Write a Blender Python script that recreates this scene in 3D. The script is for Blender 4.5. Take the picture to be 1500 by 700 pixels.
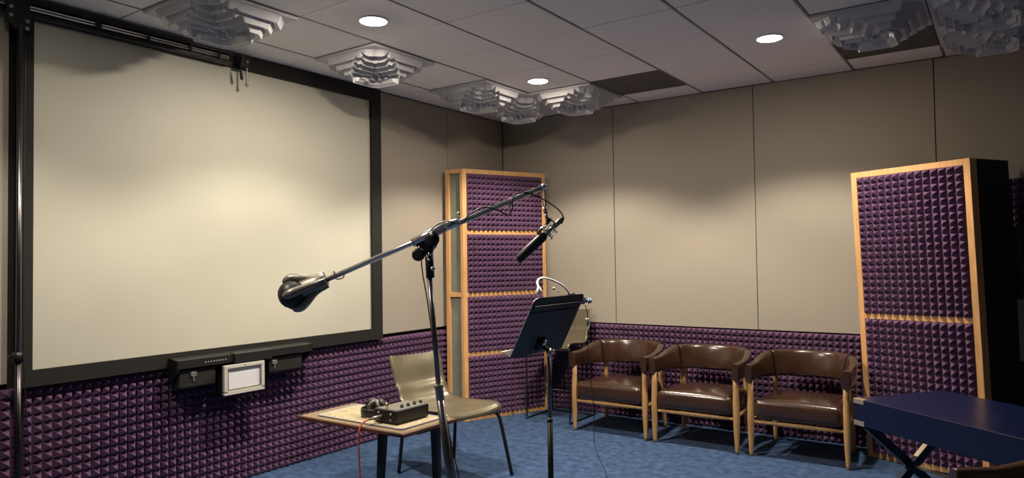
import bpy, bmesh, math, random
from mathutils import Vector, Matrix, Euler
for o in list(bpy.data.objects): bpy.data.objects.remove(o)
SC = bpy.context.scene
COL = SC.collection
PI = math.pi
random.seed(7)
H = 2.9316

# ------------------------------------------------------------------ camera
YAW, PITCH, ROLL, FPX = .6099, .0283, -.0141, 1036.3
CAMP = Vector((4.3531, -6.0793, H-1.4441))
cam_d = bpy.data.cameras.new('camera'); cam = bpy.data.objects.new('camera', cam_d); COL.objects.link(cam)
cam_d.sensor_width = 36; cam_d.lens = FPX/1500*36; cam_d.clip_start = .05
FW = Vector((-math.sin(YAW)*math.cos(PITCH), math.cos(YAW)*math.cos(PITCH), math.sin(PITCH)))
r_ = Vector((math.cos(YAW), math.sin(YAW), 0)); u_ = r_.cross(FW)
RT = r_*math.cos(ROLL)+u_*math.sin(ROLL); UP = -r_*math.sin(ROLL)+u_*math.cos(ROLL)
M = Matrix((RT, UP, -FW)).transposed().to_4x4(); M.translation = CAMP
cam.matrix_world = M
SC.camera = cam

# ------------------------------------------------------------------ look, world, lamps' strength
SC.view_settings.view_transform = 'Standard'; SC.view_settings.look = 'None'
SC.view_settings.gamma = 1; SC.view_settings.use_curve_mapping = False
SC.view_settings.exposure = 0.85
W = bpy.data.worlds.new('world'); SC.world = W; W.use_nodes = True
W.node_tree.nodes['Background'].inputs[0].default_value = (.75, .8, 1, 1)
W.node_tree.nodes['Background'].inputs[1].default_value = 0.0
LAMP_COL = (1, .88, .72)
LENS_GLOW = 105.0     # emission of the frosted lens
CONE_W = 108.0        # reflector cone
LAMP_SPOTS = [(1.27, -1.265), (3.10, -1.265), (1.27, -3.09), (1.27, -4.92)]

# ------------------------------------------------------------------ helpers
def link(o): COL.objects.link(o); return o
def tag(o, label=None, cat=None, group=None, kind=None):
    if label: o['label'] = label
    if cat: o['category'] = cat
    if group: o['group'] = group
    if kind: o['kind'] = kind
    return o
def thing(name, label, cat, loc=(0, 0, 0), rz=0, group=None):
    o = link(bpy.data.objects.new(name, None)); o.location = loc; o.rotation_euler = (0, 0, rz)
    o.empty_display_size = .1
    return tag(o, label, cat, group)
def D(px, py, d):      # a point of the room that lies d metres deep along the view
    return CAMP + (FW + RT*((px-750)/FPX) - UP*((py-350)/FPX))*d

class MB:
    """collects shapes; build() links them as one mesh object"""
    def __init__(s): s.bm = bmesh.new(); s.smooth = []
    def _new(s, fs, smooth):
        for f in fs: f.smooth = smooth
    def box(s, c, size, rot=None, bevel=0, seg=2):
        r = bmesh.ops.create_cube(s.bm, size=1)
        vs = r['verts']; sz = Vector(size)
        for v in vs: v.co = Vector((v.co.x*sz.x, v.co.y*sz.y, v.co.z*sz.z))
        if bevel:
            es = list({e for v in vs for e in v.link_edges})
            q = bmesh.ops.bevel(s.bm, geom=es, offset=bevel, segments=seg, profile=.5, affect='EDGES')
            vs = list({v for f in q['faces'] for v in f.verts} | {v for v in vs if v.is_valid})
        m = Matrix.Translation(Vector(c)) @ (rot.to_4x4() if rot else Matrix())
        bmesh.ops.transform(s.bm, matrix=m, verts=vs)
        return s
    def ring(s, c, ax1, ax2, r1, r2, n):
        return [s.bm.verts.new(c + ax1*(r1*math.cos(2*PI*i/n)) + ax2*(r2*math.sin(2*PI*i/n))) for i in range(n)]
    def skin(s, rings, smooth=True, caps=True, closed=True):
        for a, b in zip(rings, rings[1:]):
            n = len(a)
            for i in range(n if closed else n-1):
                f = s.bm.faces.new((a[i], a[(i+1) % n], b[(i+1) % n], b[i])); f.smooth = smooth
        if caps and closed:
            for rg in (rings[0], rings[-1]):
                try: s.bm.faces.new(rg)
                except ValueError: pass
    def cyl(s, a, b, r1, r2=None, n=20, smooth=True):
        a, b = Vector(a), Vector(b); r2 = r1 if r2 is None else r2
        d = (b-a).normalized(); x = d.orthogonal().normalized(); y = d.cross(x)
        s.skin([s.ring(a, x, y, r1, r1, n), s.ring(b, x, y, r2, r2, n)], smooth); return s
    def lathe(s, a, d, prof, n=28, smooth=True, mod=None):
        """prof: (distance along d, radius)"""
        a = Vector(a); d = Vector(d).normalized(); x = d.orthogonal().normalized(); y = d.cross(x); rg = []
        for t, r in prof:
            rr = []
            for i in range(n):
                th = 2*PI*i/n; q = r*(mod(t, th) if mod else 1)
                rr.append(s.bm.verts.new(a + d*t + x*(q*math.cos(th)) + y*(q*math.sin(th))))
            rg.append(rr)
        s.skin(rg, smooth); return s
    def tube(s, pts, r, n=8, sub=6, smooth=True, radii=None, closed=False):
        P = [Vector(p) for p in pts]
        if sub > 1 and len(P) > 2:
            Q = []; m = len(P)
            for i in range(m-1):
                p0 = P[i-1] if i > 0 else P[0]*2-P[1]; p1 = P[i]; p2 = P[i+1]
                p3 = P[i+2] if i+2 < m else P[-1]*2-P[-2]
                for k in range(sub):
                    t = k/sub
                    Q.append(.5*((2*p1)+(p2-p0)*t+(2*p0-5*p1+4*p2-p3)*t*t+(3*p1-p0-3*p2+p3)*t**3))
            Q.append(P[-1]); 
        else: Q = P
        x = None; rg = []
        for i, p in enumerate(Q):
            d = (Q[min(i+1, len(Q)-1)]-Q[max(i-1, 0)])
            if d.length < 1e-9: continue
            d.normalize()
            x = d.orthogonal().normalized() if x is None else (x-d*x.dot(d)).normalized()
            y = d.cross(x)
            rr = r
            if radii:
                f = i/(len(Q)-1)*(len(radii)-1); k = min(int(f), len(radii)-2); rr = radii[k]+(radii[k+1]-radii[k])*(f-k)
            rg.append(s.ring(p, x, y, rr, rr, n))
        s.skin(rg, smooth); return s
    def prism(s, pts, vec):
        a = [s.bm.verts.new(Vector(p)) for p in pts]; b = [s.bm.verts.new(Vector(p)+Vector(vec)) for p in pts]
        s.skin([a, b], False); return s
    def rbox(s, c, size, r, div=(10, 10, 5), dome=0, rot=None, fn=None):
        """cushion: densely divided box with rounded edges, domed top"""
        hx, hy, hz = size[0]/2, size[1]/2, size[2]/2; nx, ny, nz = div
        grid = {}
        def key(i, j, k): 
            if (i, j, k) not in grid:
                def ax(i, n, h):   # crowd vertices at the rounded edge
                    t = i/n; e = min(.49, 1.0*r/(2*h)); 
                    m = 3
                    if n > 2*m:
                        if i <= m: return -h + 2*h*e*(i/m)
                        if i >= n-m: return h - 2*h*e*((n-i)/m)
                        return -h + 2*h*(e+(1-2*e)*((i-m)/(n-2*m)))
                    return -h+2*h*t
                p = Vector((ax(i, nx, hx), ax(j, ny, hy), ax(k, nz, hz)))
                q = Vector((max(-(hx-r), min(hx-r, p.x)), max(-(hy-r), min(hy-r, p.y)), max(-(hz-r), min(hz-r, p.z))))
                d = p-q
                if d.length > 1e-9: p = q+d.normalized()*r
                if dome and p.z > 0: p.z += dome*(1-(p.x/hx)**2)*(1-(p.y/hy)**2)
                if fn: p = fn(p)
                if rot: p = rot @ p
                grid[(i, j, k)] = s.bm.verts.new(p+Vector(c))
            return grid[(i, j, k)]
        def face(*ks):
            f = s.bm.faces.new([key(*k) for k in ks]); f.smooth = True
        for i in range(nx):
            for j in range(ny):
                face((i, j, 0), (i, j+1, 0), (i+1, j+1, 0), (i+1, j, 0)); face((i, j, nz), (i+1, j, nz), (i+1, j+1, nz), (i, j+1, nz))
        for i in range(nx):
            for k in range(nz):
                face((i, 0, k), (i+1, 0, k), (i+1, 0, k+1), (i, 0, k+1)); face((i, ny, k), (i, ny, k+1), (i+1, ny, k+1), (i+1, ny, k))
        for j in range(ny):
            for k in range(nz):
                face((0, j, k), (0, j, k+1), (0, j+1, k+1), (0, j+1, k)); face((nx, j, k), (nx, j+1, k), (nx, j+1, k+1), (nx, j, k+1))
        return s
    def build(s, name, m, parent=None, loc=None):
        bmesh.ops.recalc_face_normals(s.bm, faces=s.bm.faces)
        me = bpy.data.meshes.new(name); s.bm.to_mesh(me); s.bm.free()
        me.materials.append(m); o = link(bpy.data.objects.new(name, me))
        if parent: o.parent = parent
        if loc: o.location = loc
        return o

def copy_thing(o, parent=None):
    c = o.copy(); link(c)
    if parent: c.parent = parent; c.matrix_parent_inverse = o.matrix_parent_inverse
    for ch in list(o.children): copy_thing(ch, c)
    return c

# ------------------------------------------------------------------ materials
def mat(name, col, rough=.5, metal=0, col2=None, scale=20, detail=3, bump=0, bscale=None, stretch=None, spec=None, bdist=.002, lo=.35, hi=.65, sheen=0, coat=0):
    m = bpy.data.materials.new(name); m.use_nodes = True; t = m.node_tree; b = t.nodes['Principled BSDF']
    b.inputs['Roughness'].default_value = rough; b.inputs['Metallic'].default_value = metal
    b.inputs['Base Color'].default_value = (*col, 1)
    if spec is not None: b.inputs['Specular IOR Level'].default_value = spec
    if sheen: b.inputs['Sheen Weight'].default_value = sheen
    if coat: b.inputs['Coat Weight'].default_value = coat; b.inputs['Coat Roughness'].default_value = .15
    tc = t.nodes.new('ShaderNodeTexCoord'); mp = t.nodes.new('ShaderNodeMapping')
    t.links.new(tc.outputs['Object'], mp.inputs[0])
    if stretch: mp.inputs['Scale'].default_value = stretch
    if col2:
        n = t.nodes.new('ShaderNodeTexNoise'); n.inputs['Scale'].default_value = scale; n.inputs['Detail'].default_value = detail
        t.links.new(mp.outputs[0], n.inputs['Vector'])
        cr = t.nodes.new('ShaderNodeValToRGB'); cr.color_ramp.elements[0].position = lo; cr.color_ramp.elements[1].position = hi
        cr.color_ramp.elements[0].color = (*col, 1); cr.color_ramp.elements[1].color = (*col2, 1)
        t.links.new(n.outputs['Fac'], cr.inputs[0]); t.links.new(cr.outputs[0], b.inputs['Base Color'])
    if bump:
        n2 = t.nodes.new('ShaderNodeTexNoise'); n2.inputs['Scale'].default_value = bscale or scale; n2.inputs['Detail'].default_value = 4
        t.links.new(mp.outputs[0], n2.inputs['Vector'])
        bp = t.nodes.new('ShaderNodeBump'); bp.inputs['Strength'].default_value = bump; bp.inputs['Distance'].default_value = bdist
        t.links.new(n2.outputs['Fac'], bp.inputs['Height']); t.links.new(bp.outputs[0], b.inputs['Normal'])
    return m
def emis(name, col, s):
    m = bpy.data.materials.new(name); m.use_nodes = True; b = m.node_tree.nodes['Principled BSDF']
    b.inputs['Base Color'].default_value = (.8, .8, .8, 1)
    b.inputs['Emission Color'].default_value = (*col, 1); b.inputs['Emission Strength'].default_value = s
    return m
M_fabric = mat('wall_fabric', (.35, .31, .255), .95, col2=(.36, .32, .265), scale=90, bump=.25, bscale=500, bdist=.001)
M_screen = mat('screen_fabric', (.515, .50, .415), .55, col2=(.54, .525, .44), scale=2.2, bump=.1, bscale=700, bdist=.0005)
M_dark = mat('dark_gap', (.008, .007, .006), .9)
M_velvet = mat('black_velvet', (.0075, .0065, .0055), .75)
M_carpet = mat('blue_carpet', (.016, .046, .125), 1, col2=(.044, .098, .215), scale=16, detail=8, bump=.9, bscale=200, bdist=.006, sheen=.05, lo=.36, hi=.64)
M_foam = mat('purple_foam', (.098, .045, .102), .95, col2=(.118, .055, .122), scale=9, bump=.3, bscale=600, bdist=.001, sheen=.05)
M_pine = mat('pine', (.60, .31, .12), .5, col2=(.74, .42, .18), scale=9, detail=5, stretch=(6, 6, .6), bump=.1, bscale=30)
M_ash = mat('ash_wood', (.42, .235, .09), .42, col2=(.56, .33, .14), scale=14, detail=5, stretch=(4, 4, .5))
M_leather = mat('brown_leather', (.033, .0150, .0090), .25, col2=(.048, .0215, .0125), scale=7, bump=.35, bscale=55, bdist=.004, coat=.35)
M_vinyl = mat('gold_vinyl', (.125, .107, .070), .33, col2=(.165, .143, .095), scale=5, metal=.3, bump=.25, bscale=120, stretch=(1, 1, .35), bdist=.001)
M_blue = mat('blue_lacquer', (.004, .0085, .045), .28, col2=(.005, .0105, .052), scale=3)
M_brass = mat('pale_brass', (.72, .62, .45), .35, metal=.8)
M_chrome = mat('chrome', (.80, .80, .82), .27, metal=1)
M_silver = mat('satin_silver', (.93, .93, .95), .42, metal=1)
M_dchrome = mat('dark_chrome', (.17, .165, .17), .30, metal=1)
M_bmetal = mat('black_metal', (.009, .009, .0095), .38, spec=.35)
M_bplastic = mat('black_plastic', (.014, .013, .013), .42)
M_pewter = mat('pewter', (.26, .24, .21), .42, metal=.7, col2=(.32, .30, .27), scale=12)
M_tile = mat('ceiling_tile', (.90, .86, .86), .95, col2=(.93, .90, .90), scale=55, detail=6, bump=.6, bscale=130, bdist=.002)
M_tbar = mat('ceiling_tee', (.26, .23, .21), .6)
M_tgap = mat('tile_gap', (.05, .043, .04), .8)
M_grille = mat('grey_tile', (.10, .09, .08), .9, col2=(.12, .108, .096), scale=18)
M_diff = mat('moulded_plastic', (.56, .555, .58), .36, col2=(.60, .595, .62), scale=4)
M_trimw = mat('lamp_trim', (.8, .78, .74), .5)
M_lens = emis('lamp_lens', LAMP_COL, LENS_GLOW)
M_lens2 = emis('lamp_lens_bright', LAMP_COL, LENS_GLOW*4.2)
M_wtop = mat('laminate_top', (.19, .14, .08), .45, col2=(.24, .18, .105), scale=10, stretch=(1, 6, 1))
M_wedge = mat('table_edge', (.085, .030, .018), .5, col2=(.12, .045, .027), scale=12)
M_mat = mat('cork_mat', (.30, .245, .145), .8, col2=(.44, .375, .24), scale=60, detail=2, bump=.4, bscale=80)
M_matrim = mat('mat_binding', (.34, .34, .38), .7)
M_cable = mat('black_cable', (.012, .012, .012), .45)
M_orange = mat('orange_cable', (.72, .13, .07), .45)
M_greyp = mat('grey_connector', (.30, .28, .25), .35, metal=.6)
M_pad = mat('ear_pad', (.10, .092, .088), .55, col2=(.26, .24, .235), scale=60, bump=.4, bscale=70)
M_sage = mat('sage_cloth', (.20, .215, .17), .95, col2=(.23, .245, .2), scale=12)
M_mframe = mat('light_grey_frame', (.55, .52, .46), .5)
M_mscreen = mat('pale_display', (.72, .72, .75), .35)
M_desk = mat('navy_black_enamel', (.004, .005, .009), .4)
M_white = mat('white_marks', (.6, .6, .6), .5)

# ------------------------------------------------------------------ the room shell
RX, RY = 6.6, -7.6           # far ends of the room behind and beside the camera
FT = .864                    # top of the foam dado
def struct(o): o['kind'] = 'structure'; return o
struct(MB().box((RX/2, RY/2, -.03), (RX+.3, -RY+.3, .06)).build('floor', M_carpet))
struct(MB().box((-.10, RY/2, H/2), (.12, -RY+.3, H+.3)).build('wall_left', M_dark))
struct(MB().box((RX/2, .10, H/2), (RX+.3, .12, H+.3)).build('wall_back', M_dark))
wl = bpy.data.objects['wall_left']; wb = bpy.data.objects['wall_back']
for y0, y1 in ((-.905, -.002), (-1.90, -.905), (-5.85, -4.529), (-7.17, -5.85)):
    MB().box((-.02, (y0+y1)/2, (FT+H)/2), (.04, y1-y0-.005, H-FT), bevel=.003).build('fabric_panel', M_fabric, wl)
for x0, x1 in ((0, 1.298), (1.298, 2.621), (2.621, 3.945), (3.945, 5.27), (5.27, 6.6)):
    MB().box(((x0+x1)/2, .02, (FT+H)/2), (x1-x0-.006, .04, H-FT), bevel=.003).build('fabric_panel', M_fabric, wb)
M_far = mat('dim_plaster', (.26, .25, .24), .9)
wr = struct(MB().box((RX+.06, RY/2, H/2), (.12, -RY+.3, H+.3)).build('wall_right', M_far))
wf = struct(MB().box((RX/2, RY-.06, H/2), (RX+.3, .12, H+.3)).build('wall_front', M_far))

# ceiling: plenum board, tee bars, lay-in tiles
TB, TA, T = .3584, -.3502, .6096
struct(MB().box((RX/2, RY/2, H+.05), (RX+.3, -RY+.3, .06)).build('ceiling', M_tgap))
ceil = bpy.data.objects['ceiling']
xs = [0]+[TB+T*i for i in range(0, 11)]+[RX]
ys = [0]+[TA-T*j for j in range(0, 12)]+[RY]
DARK = {(3, 0+1): 1}
def tile(i, j): return (TB+T*i, TB+T*(i+1), TA-T*(j+1), TA-T*j)
dark = {(2, 0), (5, 0)}
tb = MB(); gb = MB(); rnd = random.Random(3)
for a in range(len(xs)-1):
    for b_ in range(len(ys)-1):
        x0, x1, y1, y0 = xs[a], xs[a+1], ys[b_], ys[b_+1]
        if x1-x0 < .02 or y1-y0 < .02: continue
        ij = (a-1, b_-1)
        mb = gb if ij in dark else tb
        dz = rnd.uniform(0, .003)
        mb.box(((x0+x1)/2, (y0+y1)/2, H+.012+dz), (x1-x0-.018, y1-y0-.007, .02), bevel=.002, seg=1)
tb.build('ceiling_tiles', M_tile, ceil)
gt = gb.build('grey_tiles', M_grille, ceil); gt['label'] = 'dark grey ceiling tiles'
mb = MB()
for x in xs[1:-1]: mb.box((x, RY/2, H+.006), (.010, -RY, .008))
mb.build('tee_bars', M_tbar, ceil)

# ------------------------------------------------------------------ pyramid foam
def foam_mb(w, h, px=.0508, dep=.056, base=.012, mb=None, origin=(0, 0, 0), R=None, seed=1, rows_from_top=True):
    """pyramid foam in the local x-z plane, tips towards -y; origin = lower left corner"""
    mb = mb or MB(); bm = mb.bm; rn = random.Random(seed)
    nx, nz = max(1, round(w/px)), max(1, round(h/px)); cx, cz = w/nx, h/nz
    O = Vector(origin); R = R or Matrix.Identity(3); g = .0018
    def P(x, y, z): return bm.verts.new(O + R @ Vector((x, y, z)))
    mb.box(O + R @ Vector((w/2, -base/2, h/2)), (w, base, h), rot=R)
    for i in range(nx):
        for k in range(nz):
            x0, x1, z0, z1 = i*cx+g, (i+1)*cx-g, k*cz+g, (k+1)*cz-g
            j = lambda s: rn.uniform(-s, s)
            c = [P(x0, -base, z0), P(x1, -base, z0), P(x1, -base, z1), P(x0, -base, z1)]
            xm, zm = (x0+x1)/2+j(.0022), (z0+z1)/2+j(.0022); e = .0022; yt = -dep+j(.002)
            t = [P(xm-e, yt, zm-e), P(xm+e, yt, zm-e), P(xm+e, yt, zm+e), P(xm-e, yt, zm+e)]
            for q in range(4): bm.faces.new((c[q], c[(q+1) % 4], t[(q+1) % 4], t[q]))
            bm.faces.new(t)
    return mb
RL = Matrix.Rotation(PI/2, 3, 'Z')     # local x -> +y, tips (-y) -> +x
o = foam_mb(7.2, FT-.03, origin=(-.02, -7.2, 0), R=RL, seed=2).build('acoustic_foam', M_foam)
tag(o, 'purple pyramid acoustic foam covering the low wall under the projection screen', 'acoustic foam')
o = foam_mb(6.5, FT-.01, origin=(.06, .022, 0), seed=3).build('acoustic_foam', M_foam)
tag(o, 'purple pyramid acoustic foam on the low wall behind the three armchairs', 'acoustic foam')
o = foam_mb(1.4, 1.14, origin=(4.345, -.001, FT), seed=4).build('acoustic_foam', M_foam)
tag(o, 'dim purple foam high on the wall right of the tall foam screen', 'acoustic foam')

# ------------------------------------------------------------------ ceiling downlights
def make_lamp():
    t = thing('ceiling_downlight', 'x', 'ceiling light')
    MB().lathe((0, 0, 0), (0, 0, -1), [(-.012, .07), (-.012, .087), (.002, .087), (.004, .085), (.007, .080), (.001, .078), (-.012, .07)], n=40).build('trim_ring', M_trimw, t)
    MB().lathe((0, 0, 0), (0, 0, -1), [(-.010, .074), (.002, .077), (.007, .070), (.010, .05), (.0115, .02), (.012, .002)], n=40).build('lens', M_lens, t)
    ld = bpy.data.lights.new('reflector_beam', 'SPOT'); ld.energy = CONE_W; ld.color = LAMP_COL
    ld.spot_size = math.radians(124); ld.spot_blend = .35; ld.shadow_soft_size = .05
    lo = link(bpy.data.objects.new('reflector_beam', ld)); lo.parent = t; lo.location = (0, 0, -.03)
    return t
lamp0 = make_lamp()
LL = ['glowing round ceiling downlight above the corner between the white moulded ceiling diffusers',
      'glowing round ceiling downlight on the right, above the armchairs',
      'glowing round ceiling downlight nearest the projection screen']
for k, (x, y) in enumerate(LAMP_SPOTS):
    o = lamp0 if k == 0 else copy_thing(lamp0)
    o.location = (x, y, H)
    o['label'] = LL[k] if k < 3 else 'round ceiling downlight in the part of the ceiling behind the view'
    o['group'] = 'ceiling downlights' if k < 3 else 'ceiling downlights out of view'
    for c in o.children:
        if k == 2 and c.type == 'MESH' and c.name.startswith('lens'):
            c.data = c.data.copy(); c.data.materials[0] = M_lens2        # stronger lens glow here, raised to lighten the top of the projection screen
        if k >= 2 and c.type == 'LIGHT': c.data = c.data.copy(); c.data.energy = CONE_W*(.60, .5)[k-2]

# ------------------------------------------------------------------ moulded ceiling diffusers
def diffuser_mesh():
    bm = bmesh.new(); N = 150; hw = T/2-.004
    def saw(t, n, lo=.34, lip=.42):      # staircase: steep riser, then a tread that tips back
        t = max(0, min(.9999, t))*n; k = int(t); f = t-k
        if f < lo: return (k + (1+lip)*f/lo - (lip if k and f == 0 else 0) - (lip*(1-f/lo) if k else 0))/n
        return (k + 1 + lip*(1-(f-lo)/(1-lo)*2 if f < lo+(1-lo)/2 else 0))/n
    def h(u, v):
        a, b = abs(u), abs(v)
        dg = (a+b)*.60
        m = max(a, b, dg)
        if m > .96: return .016
        R0 = .36; DEP = .132
        if m > R0:
            t = (.96-m)/(.96-R0)
            hh = .016 + saw(t, 4, .42)*DEP
        elif v > 0:
            fin = 1 if (u*6.0) % 1 < .5 else 0
            hh = .016 + DEP - saw((R0-m)/R0, 2)*.05 - .034*fin*(1 if .06 < m < R0-.06 else 0)
        else:
            hh = .016 + DEP - saw((R0-m)/R0, 3)*.06
        # recess with slanting fins cut into one corner
        p, q = (u-v)/2, (u+v)/2
        w = .40-.18*max(0, p-.2)
        if -.05 < p < .80 and abs(q) < w:
            f = (p*5.2-abs(q)*3.0) % 1
            fin = f/.72 if f < .72 else 1-(f-.72)/.28
            base = .022+.048*max(0, min(1, (.72-p)/.72))+.050*fin
            edge = min(1, (w-abs(q))/.04)
            hh = min(hh, hh*(1-edge)+base*edge)
        return hh
    g = [[bm.verts.new((-hw+2*hw*i/N, -hw+2*hw*j/N, -h(-1+2*i/N, -1+2*j/N))) for j in range(N+1)] for i in range(N+1)]
    for i in range(N):
        for j in range(N): bm.faces.new((g[i][j], g[i+1][j], g[i+1][j+1], g[i][j+1]))
    # upturned flange
    rim = [g[i][0] for i in range(N+1)]+[g[N][j] for j in range(1, N+1)]+[g[i][N] for i in range(N-1, -1, -1)]+[g[0][j] for j in range(N-1, 0, -1)]
    up = [bm.verts.new((v.co.x, v.co.y, -.0005)) for v in rim]
    for i in range(len(rim)):
        k = (i+1) % len(rim); bm.faces.new((rim[i], up[i], up[k], rim[k]))
    bmesh.ops.recalc_face_normals(bm, faces=bm.faces)
    me = bpy.data.meshes.new('sound_diffuser'); bm.to_mesh(me); bm.free(); me.materials.append(M_diff)
    return me
dm = diffuser_mesh()
for (i, j, q, lab) in [(0, 5, 0, 'big white moulded ceiling diffuser above the left part of the projection screen'),
                  (0, 3, 0, 'white stepped ceiling diffuser near the right end of the screen top'),
                  (0, 1, 0, 'white ceiling diffuser left of the corner downlight, beside the screen wall'),
                  (0, 0, 0, 'white ceiling diffuser tucked into the room corner'),
                  (1, 0, 0, 'brightly lit white ceiling diffuser between the corner downlight and the dark tile'),
                  (5, 1, 3, 'white ceiling diffuser right of the right-hand downlight, one edge brightly lit'),
                  (6, 0, 3, 'white ridged ceiling diffuser against the top of the back wall, far right'),
                  (6, 1, 3, 'white ceiling diffuser cut by the top right corner of the view')]:
    o = link(bpy.data.objects.new('sound_diffuser', dm)); x0, x1, y0, y1 = tile(i, j)
    o.location = ((x0+x1)/2, (y0+y1)/2, H-.001); o.rotation_euler = (0, 0, q*PI/2)
    tag(o, lab, 'ceiling diffuser', 'moulded ceiling diffusers')

# ------------------------------------------------------------------ projection screen
sc = thing('projection_screen', 'large off-white projection screen in a wide black frame on the left wall', 'projection screen', (0, -3.15, .83))
Y0, Y1, Z0, Z1 = -4.4324, -1.9428, .927, 2.8246      # picture area
def scr(c, s, **k): return MB().box(Vector(c)-Vector((0, -3.15, .83)), s, **k)
scr((.022, (Y0+Y1)/2, (Z0+Z1)/2), (.02, Y1-Y0+.04, Z1-Z0+.04)).build('screen_surface', M_screen, sc)
fo = (-4.50, -1.832, .838, H-.002)
def fbar(pts):
    m = MB(); m.prism([Vector((0, p[0], p[1]))-Vector((0, -3.15, .83)) for p in pts], (.052, 0, 0)); m.build('frame', M_velvet, sc)
fbar([(fo[0], fo[2]), (fo[1], fo[2]), (Y1, Z0), (Y0, Z0)]); fbar([(fo[0], fo[3]), (fo[1], fo[3]), (Y1, Z1), (Y0, Z1)])
fbar([(fo[0], fo[2]), (Y0, Z0), (Y0, Z1), (fo[0], fo[3])]); fbar([(fo[1], fo[2]), (Y1, Z0), (Y1, Z1), (fo[1], fo[3])])

# rail along the top of the screen
tr = thing('curtain_rail', 'black slotted rail with silver rods running along the top of the projection screen', 'rail', (.09, -4.5, 2.858))
MB().box((0, -.15, .043), (.05, 2.75, .028), bevel=.003).build('upper_rail', M_bmetal, tr)
MB().box((0, -.15, -.025), (.05, 2.75, .020), bevel=.003).build('lower_rail', M_bmetal, tr)
MB().box((-.018, -.15, .003), (.008, 2.75, .05)).build('back_plate', M_bmetal, tr)
for dz in (.012, -.003):
    MB().cyl((.026, -1.5, dz), (.026, 1.20, dz), .0045, n=10).build('silver_rod', M_silver, tr)
for y in (-.9, -.35, .37, .66, .93, 1.13):
    MB().box((.018, y, .006), (.035, .03 if y < .5 else .012, .05), bevel=.002).build('spacer', M_bmetal, tr)
bt = thing('pole_bracket', 'black bracket plate with silver bolts holding the chrome pole at the screen corner', 'bracket', (.128, -4.53, 2.78))
MB().prism([(0, -.07, .10), (0, .04, .10), (0, .055, .0), (0, .05, -.04), (0, -.01, -.06), (0, -.06, -.01)], (.014, 0, 0)).build('plate', M_bmetal, bt)
for y, z in ((.03, .0), (-.045, .015), (.03, -.04), (-.045, .06)):
    MB().lathe((.014, y, z), (1, 0, 0), [(0, .011), (.005, .010), (.008, .005)], n=14).build('bolt', M_greyp, bt)
po = thing('chrome_pole', 'tall thin chrome pole standing at the left edge of the projection screen', 'pole', (.16, -4.54, 0))
MB().lathe((0, 0, 0), (0, 0, 1), [(0, .10), (.012, .10), (.02, .02), (.03, .02)], n=30).build('base', M_bmetal, po)
MB().cyl((0, 0, .0), (0, 0, 2.74), .0125, n=20).build('tube', M_dchrome, po)
MB().cyl((0, 0, .0), (0, 0, 1.02), .0155, n=20).build('lower_tube', mat('gun_metal', (.07, .065, .07), .3, metal=1), po)
c = MB(); c.cyl((0, 0, .995), (0, 0, 1.045), .026).box((-.01, -.03, 1.02), (.02, .03, .02), bevel=.003); c.build('clamp', M_bplastic, po)
tag(MB().tube([(.19, -4.525, 2.70), (.185, -4.527, 1.6), (.19, -4.525, 1.0), (.21, -4.50, .4), (.24, -4.47, .006), (.4, -4.6, .006)], .003).build('cable', M_cable),
    'thin black cable running down beside the chrome pole', 'cable')
tag(MB().tube([(.012, -4.60, 2.90), (.010, -4.592, 2.2), (.008, -4.588, 1.5), (.010, -4.60, .9)], .0035).build('cable', M_cable),
    'thin dark cable hanging over the wall panel left of the chrome pole', 'cable')
hk = thing('hanging_fitting', 'small black plate and threaded silver rod hanging from the screen top rail', 'rigging', (.13, -3.18, 2.86))
MB().box((0, 0, 0), (.015, .075, .09), bevel=.01).build('plate', M_bmetal, hk)
MB().lathe((.008, .005, 0), (1, 0, 0), [(0, .010), (.006, .009), (.009, .004)], n=14).build('bolt', M_greyp, hk)
c = MB()
pr = []
for k in range(26): pr += [(k*.0048, .0045), (k*.0048+.0024, .0075)]
c.lathe((0, .008, -.03), (0, 0, -1), pr, n=12); c.box((0, .008, -.158), (.008, .03, .008)).lathe((0, .008, -.15), (0, 0, -1), [(0, .008), (.015, .010), (.022, .004)], n=12)
c.build('threaded_rod', M_greyp, hk)
c = MB(); c.tube([(0, -.035, 0), (0, -.04, -.05), (0, -.038, -.075)], .0025); c.lathe((0, -.038, -.07), (0, .12, -1), [(0, .004), (.02, .010), (.055, .010), (.062, .006)], n=14)
c.build('dangling_plug', M_bplastic, hk)

# shelf and little display under the screen
sb = thing('equipment_shelf', 'long black shelf unit mounted under the middle of the projection screen', 'shelf', (.054, -3.165, .84))
L = .505
MB().prism([(0, -L, .058), (.03, -L, .056), (.10, -L, .046), (.10, -L, -.004), (.08, -L, -.012), (0, -L, -.02)], (0, 2*L, 0)).build('housing', M_bplastic, sb)
MB().prism([(.06, -.135, .056), (.125, -.135, .048), (.125, -.135, -.012), (.06, -.135, -.012)], (0, .285, 0)).build('centre_block', M_bplastic, sb)
MB().prism([(.0, -L-.014, .06), (.10, -L-.014, .048), (.10, -L-.014, -.02), (0, -L-.014, -.12)], (0, .014, 0)).build('end_plate', M_bmetal, sb)
MB().prism([(.0, L, .06), (.10, L, .048), (.10, L, -.01), (0, L, -.09)], (0, .012, 0)).build('end_plate', M_bmetal, sb)
MB().box((.045, -.37, -.075), (.07, .25, .115), bevel=.01).build('lower_housing', M_velvet, sb)
MB().box((.045, .30, -.07), (.07, .28, .105), bevel=.01).build('lower_housing', M_velvet, sb)
for y in (-.40, .20):
    c = MB(); c.box((.083, y, -.045), (.006, .045, .03), bevel=.008).box((.085, y, -.075), (.006, .012, .04), bevel=.003); c.build('hook', M_pewter, sb)
c = MB()
for k in range(8): c.box((.1012, -.33+k*.020, .020), (.002, .007, .005))
c.build('indicator_marks', M_white, sb)
dp = thing('small_display', 'small pale display in a light grey frame hanging under the black shelf', 'display', (.145, -3.235, .725))
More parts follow.
